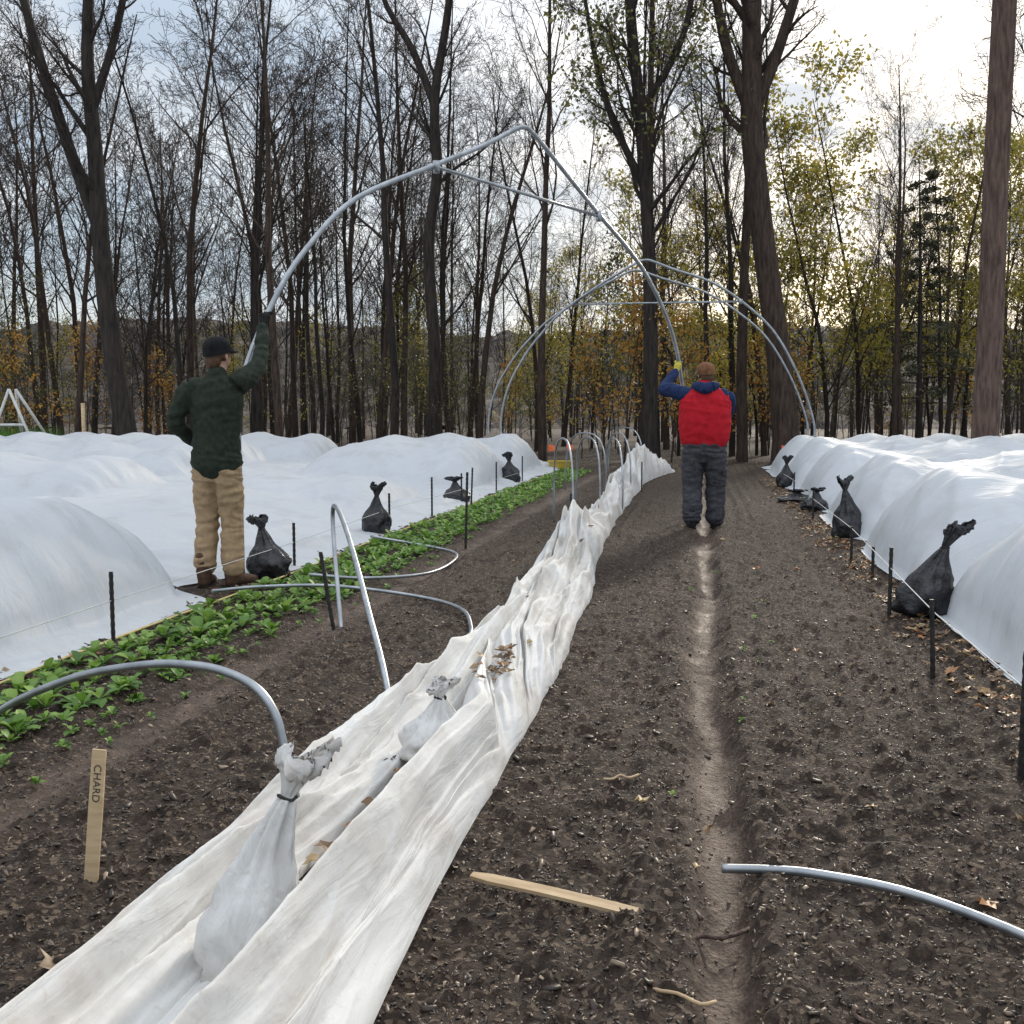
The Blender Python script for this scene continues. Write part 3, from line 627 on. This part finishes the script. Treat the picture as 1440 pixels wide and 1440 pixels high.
# ------------------------------------------------------------ trees
def unit(v):
    l=math.sqrt(v[0]**2+v[1]**2+v[2]**2)+1e-9; return (v[0]/l,v[1]/l,v[2]/l)
class Tree:
    def __init__(s,seed): s.r=random.Random(seed); s.b={}; s.tips=[]
    def perp(s,d):
        while True:
            q=(s.r.gauss(0,1),s.r.gauss(0,1),s.r.gauss(0,1)); k=q[0]*d[0]+q[1]*d[1]+q[2]*d[2]
            q=(q[0]-k*d[0],q[1]-k*d[1],q[2]-k*d[2])
            if abs(q[0])+abs(q[1])+abs(q[2])>.1: return unit(q)
    def child(s,d,ang):
        q=s.perp(d); c,n=math.cos(ang),math.sin(ang); return unit((d[0]*c+q[0]*n,d[1]*c+q[1]*n,d[2]*c+q[2]*n))
    def walk(s,p,d,L,n,jit,up):
        P=[p]
        for i in range(n):
            d=unit((d[0]+s.r.gauss(0,jit),d[1]+s.r.gauss(0,jit),d[2]+s.r.gauss(0,jit)+up))
            p=(p[0]+d[0]*L/n,p[1]+d[1]*L/n,p[2]+d[2]*L/n); P.append(p)
        return P
    def add(s,P,R,sides): s.b.setdefault((len(P),sides),[]).append((P,R))
    def grow(s,p,d,L,r,lev,cfg):
        n=[8,6,4,2,1][lev]; sides=[9,6,4,3,3][lev]
        P=s.walk(p,d,L,n,[.05,.13,.17,.2,.22][lev],[.02,.05,.05,.03,.02][lev])
        R=[max(r*(1-.85*(i/n)),cfg.get('rmin',.005)) for i in range(n+1)]; s.add(P,R,sides); s.after(P,R,L,lev,cfg)
    def after(s,P,R,L,lev,cfg):
        if lev>=2: s.tips.append(P[-1]); 
        if lev>=cfg['lev']: return
        n=len(P)-1; cnt=cfg['n'][lev]; st=cfg['start'] if lev==0 else .15
        for k in range(cnt):
            t=st+(1-st)*(k+s.r.random())/cnt; t=min(t,.995); f=t*n; i=min(int(f),n-1); f-=i
            q=tuple(P[i][j]+(P[i+1][j]-P[i][j])*f for j in range(3)); rr=R[i]+(R[i+1]-R[i])*f
            dd=unit(tuple(P[i+1][j]-P[i][j] for j in range(3)))
            a=math.radians(s.r.uniform(*cfg['ang'][lev])); nd=s.child(dd,a)
            if lev==0 and nd[2]<.1: nd=unit((nd[0],nd[1],abs(nd[2])+.2))
            frac=cfg['len'][lev]*s.r.uniform(.6,1.25)*(1-.55*t if lev==0 else 1-.45*t)
            s.grow(q,nd,L*frac,rr*(.5 if lev==0 else .58)*s.r.uniform(.6,1),lev+1,cfg)
    def arrays(s,mat,leaf=None,nleaf=0,lsize=.09,spread=.35,zr=None,twig=None):
        Vs=[];Fs=[];Ms=[];o=0
        for (n,sd),L in s.b.items():
            V,F=tubes([a for a,b in L],[b for a,b in L],sd); Vs.append(V);Fs.append(F+o);o+=len(V); Ms.append(np.full(len(F),0 if sd>3 else 1))
        mats=[mat,twig or MAT_TWIG]
        if leaf:
            tips=np.array(s.tips)
            if zr is not None:
                kk=(tips[:,2]>zr[0])&(tips[:,2]<zr[1]); tips=tips[kk]
            rg=np.random.default_rng(len(tips)+3)
            wgt=rg.random(len(tips))**3; wgt/=wgt.sum()
            c=tips[rg.choice(len(tips),nleaf,p=wgt)]+rg.normal(0,spread,(nleaf,3))
            a=rg.normal(0,1,(nleaf,3)); a/=np.linalg.norm(a,axis=1,keepdims=True); b=np.cross(a,rg.normal(0,1,(nleaf,3))); b/=np.linalg.norm(b,axis=1,keepdims=True)
            sz=rg.uniform(.5,1.2,(nleaf,1))*lsize
            V=np.stack([c-a*sz,c+b*sz*.55,c+a*sz,c-b*sz*.55],1).reshape(-1,3); F=np.arange(nleaf*4).reshape(-1,4)+o
            Vs.append(V);Fs.append(F);Ms.append(np.full(nleaf,2)); mats.append(leaf)
        return np.concatenate(Vs),np.concatenate(Fs),np.concatenate(Ms),mats
    def mesh(s,name,mat,**kw):
        V,F,Mi,mats=s.arrays(mat,**kw); return np_mesh(name,V,F,smooth=True,mats=mats,midx=Mi,link=False)
def merged(name,items,parent=None):
    """many plants standing at their own places, joined in one mesh: items = (arrays,x,y,rot,scale)"""
    Vs=[];Fs=[];Ms=[];mats=[];o=0
    for (V,F,Mi,ms),x,y,rz,s in items:
        c,n=math.cos(rz)*s,math.sin(rz)*s
        W=np.empty(V.shape,dtype=np.float32); W[:,0]=V[:,0]*c-V[:,1]*n+x; W[:,1]=V[:,0]*n+V[:,1]*c+y; W[:,2]=V[:,2]*s-.1
        mp=[]
        for m_ in ms:
            if m_ not in mats: mats.append(m_)
            mp.append(mats.index(m_))
        Vs.append(W);Fs.append(F.astype(np.int32)+o);o+=len(W);Ms.append(np.array(mp,dtype=np.int32)[Mi.astype(int)])
    return np_mesh(name,np.concatenate(Vs),np.concatenate(Fs),smooth=True,mats=mats,midx=np.concatenate(Ms),parent=parent)
CF=dict(lev=4,n=[15,7,6,3],start=.3,ang=[(28,55),(25,50),(25,55),(25,60)],len=[.36,.5,.5,.5])
def put(name,me,x,y,rz=0,s=1.,parent=None,z=-.1):
    ob=bpy.data.objects.new(name,me); COL.objects.link(ob); ob.location=(x,y,z); ob.rotation_euler=(0,0,rz); ob.scale=(s,s,s)
    if parent: ob.parent=parent
    return ob
def pol(b,d): b=math.radians(b); return d*math.sin(b),d*math.cos(b)
def hero(name,seed,x,y,trunk,limbs,cfg,mat,**kw):
    t=Tree(seed); 
    for li,pl in enumerate([trunk]+limbs):
        pts=[(a,(.0 if li==0 else .25*(k)*((li%2)*2-1)*.6),b) for k,(a,b,r) in enumerate(pl)]
        P=[tuple(q) for q in catmull(pts,4)]; R=[q.x for q in catmull([(r,0,0) for a,b,r in pl],4)]
        if li==0: R[0]*=1.3
        t.add(P,R,12); L=sum(math.dist(P[i],P[i+1]) for i in range(len(P)-1))
        c=dict(cfg); 
        if li>0: c['start']=.15; c['n']=[max(6,int(cfg['n'][0]*.6))]+cfg['n'][1:]
        t.after(P,R,L,0,c)
    return put(name,t.mesh(name,mat,**kw),x,y,math.radians(10))
C1=dict(CF,n=[12,6,5,3],start=.42,len=[.24,.5,.5,.5])
x,y=pol(-30.8,30)
hero('bare_tree',21,x,y,[(0,0,.31),(-.4,3,.26),(-.6,5.5,.24),(-.7,8.5,.20),(-.8,11,.16),(-.5,15,.10),(-.3,19,.04)],[[(-.6,6.2,.18),(-1.6,9,.15),(-2.6,12.5,.11),(-3.4,17,.05)],[(-.7,9.5,.12),(.2,12,.09),(1.0,16,.04)]],C1,MAT_BARK)
x,y=pol(-14.8,29)
hero('bare_tree.001',22,x,y,[(0,0,.21),(.05,3,.17),(-.1,6,.16),(.15,8,.145),(.1,10,.13),(.5,12.5,.10),(.9,17,.04)],[[(.1,9.8,.12),(-.5,11.3,.10),(-1.4,13,.07),(-1.8,16,.03)]],C1,MAT_BARK)
x,y=pol(-2.9,27)
hero('bare_tree.002',23,x,y,[(0,0,.24),(.05,3,.19),(-.05,6,.17),(-.3,9,.15),(-.6,12,.13),(-.7,17,.04)],[[(-.1,7,.10),(-1.2,9.5,.08),(-1.9,13,.03)],[(-.3,9,.10),(.8,11,.08),(1.2,14.5,.03)]],dict(C1,n=[16,7,5,3],start=.35,len=[.30,.5,.5,.5]),MAT_BARK,leaf=MAT_OLV,nleaf=2600,lsize=.08,spread=.3,zr=(7.5,13))
x,y=pol(4.7,28)
hero('bare_tree.003',24,x,y,[(0,0,.38),(-.35,3,.31),(-.75,5.5,.29),(-1.15,8.5,.28),(-1.2,10.5,.25),(-1.3,13,.19),(-1.4,17,.08)],[[(-1.1,8.8,.16),(-1.9,11,.13),(-2.4,14,.07)],[(-1.15,9.0,.16),(-.5,10.8,.14),(.2,13.5,.09),(.6,17,.04)]],C1,MAT_BARK2)
x,y=pol(14.3,22)
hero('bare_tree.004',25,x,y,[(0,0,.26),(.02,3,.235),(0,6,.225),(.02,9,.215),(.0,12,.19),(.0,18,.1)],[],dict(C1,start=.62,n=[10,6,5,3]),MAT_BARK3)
var=[];varlo=[]
for i in range(6):
    for lo in (0,1):
        t=Tree(40+i); hgt=[17,15,19,14,16,12][i]
        cf=dict(CF,n=[[16,7,6,3],[14,8,5,3],[18,7,5,3],[13,7,6,3],[16,8,5,3],[15,7,5,3]][i],start=[.28,.33,.38,.22,.3,.2][i],ang=[(22,45),(25,50),(25,55),(25,55)])
        if lo: cf['lev']=3; cf['rmin']=.010
        t.grow((0,0,0),unit((random.gauss(0,.03),random.gauss(0,.03),1)),hgt,[.14,.12,.16,.10,.13,.085][i],0,cf); (varlo if lo else var).append(t.arrays(MAT_BARK if i%2 else MAT_BARK2))
vmesh=[np_mesh('forest_tree_mesh',V,F,smooth=True,mats=ms,midx=Mi,link=False) for V,F,Mi,ms in var]
sap=[]
for i in range(4):
    t=Tree(60+i); cf=dict(CF,lev=3,n=[11,5,3,3],start=.12,ang=[(25,60),(25,60),(25,60),(25,60)],len=[.4,.5,.5,.5],rmin=.006)
    t.grow((0,0,0),(0.05,0,1),[5,6,4.5,7][i],.03,0,cf)
    sap.append(t.arrays(MAT_TWIG,**[dict(),dict(leaf=MAT_OLV,nleaf=380,lsize=.07,spread=.2),dict(leaf=MAT_ORG,nleaf=520,lsize=.075,spread=.16),dict(leaf=MAT_YEL,nleaf=800,lsize=.08,spread=.25)][i]))
orgm=np_mesh('orange_sapling_mesh',sap[2][0],sap[2][1],smooth=True,mats=sap[2][3],midx=sap[2][2],link=False)
yel=[]
for i in range(2):
    t=Tree(80+i); cf=dict(CF,lev=4,n=[16,6,5,2],start=.12,ang=[(30,60),(25,60),(25,60),(25,60)],len=[.35,.5,.5,.5],rmin=.007)
    t.grow((0,0,0),(0.02,0,1),[11,9][i],.08,0,cf); yel.append(t.mesh('leafy_mesh',MAT_BARK,leaf=[MAT_YEL,MAT_OLV][i],nleaf=[3600,3000][i],lsize=.085,spread=.22))
fr=empty('distant_tree_line')
rnd=random.Random(5)
items=[]
for i in range(195):
    b=rnd.uniform(-46,34); d=29+48*rnd.random()**1.1; x,y=pol(b,d)
    if y<27: y+=6
    s=rnd.uniform(.75,1.15)
    if -13<b<-5.: s*=.72
    if 6<b<13: s*=.62
    j=rnd.randrange(6); rz=rnd.uniform(0,6.28)
    if d<44: put('forest_tree',vmesh[j],x,y,rz,s,fr)
    else: items.append((varlo[j],x,y,rz,s))
for i in range(90):
    b=rnd.uniform(-46,34); x,y=pol(b,rnd.uniform(50,92)); items.append((varlo[rnd.randrange(6)],x,y,rnd.uniform(0,6.28),rnd.uniform(.45,.8)))
merged('far_forest',items,fr)
items=[]
for i in range(430):
    b=rnd.uniform(-48,36); d=28+(32 if i<280 else 60)*rnd.random(); x,y=pol(b,d)
    if y<26.5: y=27+rnd.random()*4
    k=rnd.random(); j=0 if k<.64 else 1 if k<.84 else 2 if k<.90 else 3
    items.append((sap[j],x,y,rnd.uniform(0,6.28),rnd.uniform(.4,1.)))
merged('undergrowth',items,fr)
n=0
for b,d,k,s in [(6.6,33,0,1.0),(8.3,36,0,1.05),(5.4,38,0,.9),(9.8,40,0,1.0),(12.5,37,0,.9),(-1.2,33,0,.75),(1.2,36,0,.7),(-6,40,1,.8),(-17,42,1,.75),(16.5,34,0,.85),(3.0,34,0,.7),(18,40,0,.9),(-9,44,0,.7),(13.2,42,0,1.0)]:
    x,y=pol(b,d); put('autumn_tree' if n==0 else 'autumn_tree.%03d'%n,yel[k],x,y,n*1.3,s); n+=1
n=0
for b,d,s in [(-4.2,27.5,1.05),(-3.4,29.5,.95),(-5.6,30,.8),(-1.6,28,.85),(-33,33,.85),(-35.5,34,.8),(1.9,31,.7)]:
    x,y=pol(b,d); put('orange_sapling' if n==0 else 'orange_sapling.%03d'%n,orgm,x,y,n*2.1,s); n+=1
def spruce(seed,H,nleaf):
    t=Tree(seed); r=t.r; P=t.walk((0,0,0),(0,0,1),H,8,.01,.02); t.add(P,[.12*(1-.9*i/8) for i in range(9)],8)
    for k in range(46):
        z=H*(.2+.78*(k/46)); L=((H-z)*.25+.35)*r.uniform(.35,1.35); a=k*2.4+r.uniform(-.3,.3); d=unit((math.cos(a),math.sin(a),.12))
        Q=t.walk((0,0,z),d,L,5,.06,-.07); t.add(Q,[.025*(1-.8*i/5) for i in range(6)],4)
        for i in range(2,6):
            for sd in (-1,1,0):
                e=unit((math.cos(a+sd*.9),math.sin(a+sd*.9),-.3)); l2=L*.26*(1-.1*i)*r.uniform(.6,1.2); W=t.walk(Q[i],e,l2,3,.08,-.12); t.add(W,[.01,.008,.006,.005],3)
                t.tips+=W[1:]
    return t.mesh('spruce_mesh',MAT_BARK,leaf=MAT_NEEDLE,nleaf=nleaf,lsize=.065,spread=.07)
x,y=pol(11.2,32); put('spruce_tree',spruce(5,9.3,5500),x,y,0,.92)

# wooded ridge behind the field
hx=np.linspace(-420,420,420); hy=np.linspace(95,420,110); HX,HY=np.meshgrid(hx,hy)
rise=ss(95,260,HY)*(14+20*fbm(HX*.008,HY*.004,3.,4))*(1-.6*ss(330,420,HY))
m=M('wooded_hill'); f=m.noise(m.coord(),.35,8,.8); m.l(m.ramp(f,[(.35,(.020,.018,.018)),(.5,(.048,.038,.033)),(.65,(.09,.065,.045))]),m.b.inputs['Base Color']); m.b.inputs['Roughness'].default_value=1
np_mesh('wooded_hill',np.stack([HX,HY,rise+5*vn(HX*.33,HY*.33,2.)*vn(HX*.11,HY*.2,7.)+2*vn(HX*.5,HY*.5,4.)-3.],-1),grid_faces(110,420),m.m,False)

root=empty('wooden_a_frame',(-19.2,26,0))
for a,b in (((-.9,0,0),(0,0,2.0)),((.9,0,0),(0,0,2.0)),((-.45,0,1.),(.45,0,1.)),((-.6,1.4,0),(0,.3,2.)),((.6,1.4,0),(0,.3,2.))): pipe('leg',[a,b],.04,MAT_STR,root,6,2)
pipe('wooden_post',[(-16.6,25.5,0),(-16.6,25.5,1.6)],.05,MAT_WOOD,sides=8,n=2)
tote=M('yellow_plastic'); tote.b.inputs['Base Color'].default_value=(.5,.36,.04,1)
V=[];F=[]
for z,w in ((0,.22),(.16,.26),(.16,.29),(.19,.29),(.19,.25),(.03,.2)):
    for a,b in ((-1,-1),(1,-1),(1,1),(-1,1)): V.append((a*w,b*w*.6,z))
for i in range(5):
    for k in range(4): F.append((i*4+k,i*4+(k+1)%4,i*4+4+(k+1)%4,i*4+4+k))
F+=[(3,2,1,0),(20,21,22,23)]
o=np_mesh('yellow_tote',V,F,tote.m,False); o.location=(-3.3,24.3,.0)
orm=M('orange_flag'); orm.b.inputs['Base Color'].default_value=(.7,.13,.03,1)
for i,(x,y) in enumerate([(-3.7,25),(-3.3,25.4),(1.9,25.4)]):
    e=empty('marker_flag' if i==0 else 'marker_flag.%03d'%i,(x,y,0)); pipe('wire',[(0,0,-.05),(0,0,.55)],.006,MAT_ROD,e,5,2)
    np_mesh('pennant',[(0,0,.55),(.16,.02,.53),(.17,-.01,.40),(0,0,.38)],[(0,1,2,3)],orm.m,False,e)
N=9000; gx=RNG.uniform(-29,-19.5,N); gy_=RNG.uniform(26,29,N); hh=RNG.uniform(.6,1.05,N); a=RNG.uniform(0,6.28,N); dx=np.cos(a)*.02;dy=np.sin(a)*.02
V=np.stack([np.stack([gx-dx,gy_-dy,0*gx],-1),np.stack([gx+dx,gy_+dy,0*gx],-1),np.stack([gx+RNG.normal(0,.12,N),gy_+RNG.normal(0,.12,N),hh],-1)],1)
gm=simple('grass',[(.07,.18,.03),(.16,.32,.05)],3,.7)
np_mesh('grass',V,np.arange(N*3).reshape(-1,3),gm,False)

# ------------------------------------------------------------ world, sun, camera
EL,AZ=math.radians(21),math.radians(12)
w=bpy.data.worlds.new('World'); scene.world=w; w.use_nodes=True; nt=w.node_tree; N_=nt.nodes
bg=N_['Background']; out=N_['World Output']
sky=N_.new('ShaderNodeTexSky'); sky.sky_type='NISHITA'; sky.sun_disc=False; sky.sun_elevation=EL; sky.sun_rotation=AZ; sky.air_density=1.0; sky.dust_density=1.4
nt.links.new(sky.outputs[0],bg.inputs[0]); bg.inputs[1].default_value=.15
tc=N_.new('ShaderNodeTexCoord'); mp=N_.new('ShaderNodeMapping'); mp.inputs['Scale'].default_value=(1,1,2.8); nt.links.new(tc.outputs['Generated'],mp.inputs[0])
nz=N_.new('ShaderNodeTexNoise'); nz.inputs['Scale'].default_value=2.6; nz.inputs['Detail'].default_value=5; nz.inputs['Roughness'].default_value=.55; nz.inputs['Distortion'].default_value=.6; nt.links.new(mp.outputs[0],nz.inputs['Vector'])
rp=N_.new('ShaderNodeValToRGB'); rp.color_ramp.elements[0].position=.38; rp.color_ramp.elements[0].color=(.58,.58,.58,1); rp.color_ramp.elements[1].position=.60; rp.color_ramp.elements[1].color=(.93,.93,.93,1); nt.links.new(nz.outputs['Fac'],rp.inputs[0])
rc=N_.new('ShaderNodeValToRGB'); rc.color_ramp.elements[0].position=.38; rc.color_ramp.elements[0].color=(.48,.57,.68,1); rc.color_ramp.elements[1].position=.60; rc.color_ramp.elements[1].color=(.94,.955,.97,1)
nz2=N_.new('ShaderNodeTexNoise'); nz2.inputs['Scale'].default_value=4.2; nz2.inputs['Detail'].default_value=5; nt.links.new(mp.outputs[0],nz2.inputs['Vector']); nt.links.new(nz2.outputs['Fac'],rc.inputs[0])
sx=N_.new('ShaderNodeSeparateXYZ'); nt.links.new(tc.outputs['Generated'],sx.inputs[0])
mr=N_.new('ShaderNodeMapRange'); mr.inputs['From Min'].default_value=.25; mr.inputs['From Max'].default_value=.9; mr.inputs['To Min'].default_value=1.0; mr.inputs['To Max'].default_value=2.5; nt.links.new(sx.outputs['Z'],mr.inputs['Value'])
bg2=N_.new('ShaderNodeBackground'); nt.links.new(rc.outputs[0],bg2.inputs[0]); nt.links.new(mr.outputs[0],bg2.inputs[1])
mx=N_.new('ShaderNodeMixShader'); nt.links.new(rp.outputs[0],mx.inputs[0]); nt.links.new(bg.outputs[0],mx.inputs[1]); nt.links.new(bg2.outputs[0],mx.inputs[2]); nt.links.new(mx.outputs[0],out.inputs[0])
sl=bpy.data.lights.new('sun','SUN'); sl.energy=3.6; sl.angle=math.radians(6); sl.color=(1,.90,.75)
so=bpy.data.objects.new('sun',sl); COL.objects.link(so)
so.rotation_euler=Vector((math.sin(AZ)*math.cos(EL),math.cos(AZ)*math.cos(EL),math.sin(EL))).to_track_quat('Z','Y').to_euler(); so.location=(5,20,15)
cd=bpy.data.cameras.new('camera'); cam=bpy.data.objects.new('camera',cd); COL.objects.link(cam)
cd.lens=36; cd.sensor_width=36; cd.clip_start=.05; cd.clip_end=3000
cam.location=(0,0,1.25); cam.rotation_euler=(math.radians(90-5.356),0,math.radians(10.43)); scene.camera=cam
scene.view_settings.view_transform='Standard'; scene.view_settings.look='None'; scene.view_settings.exposure=0
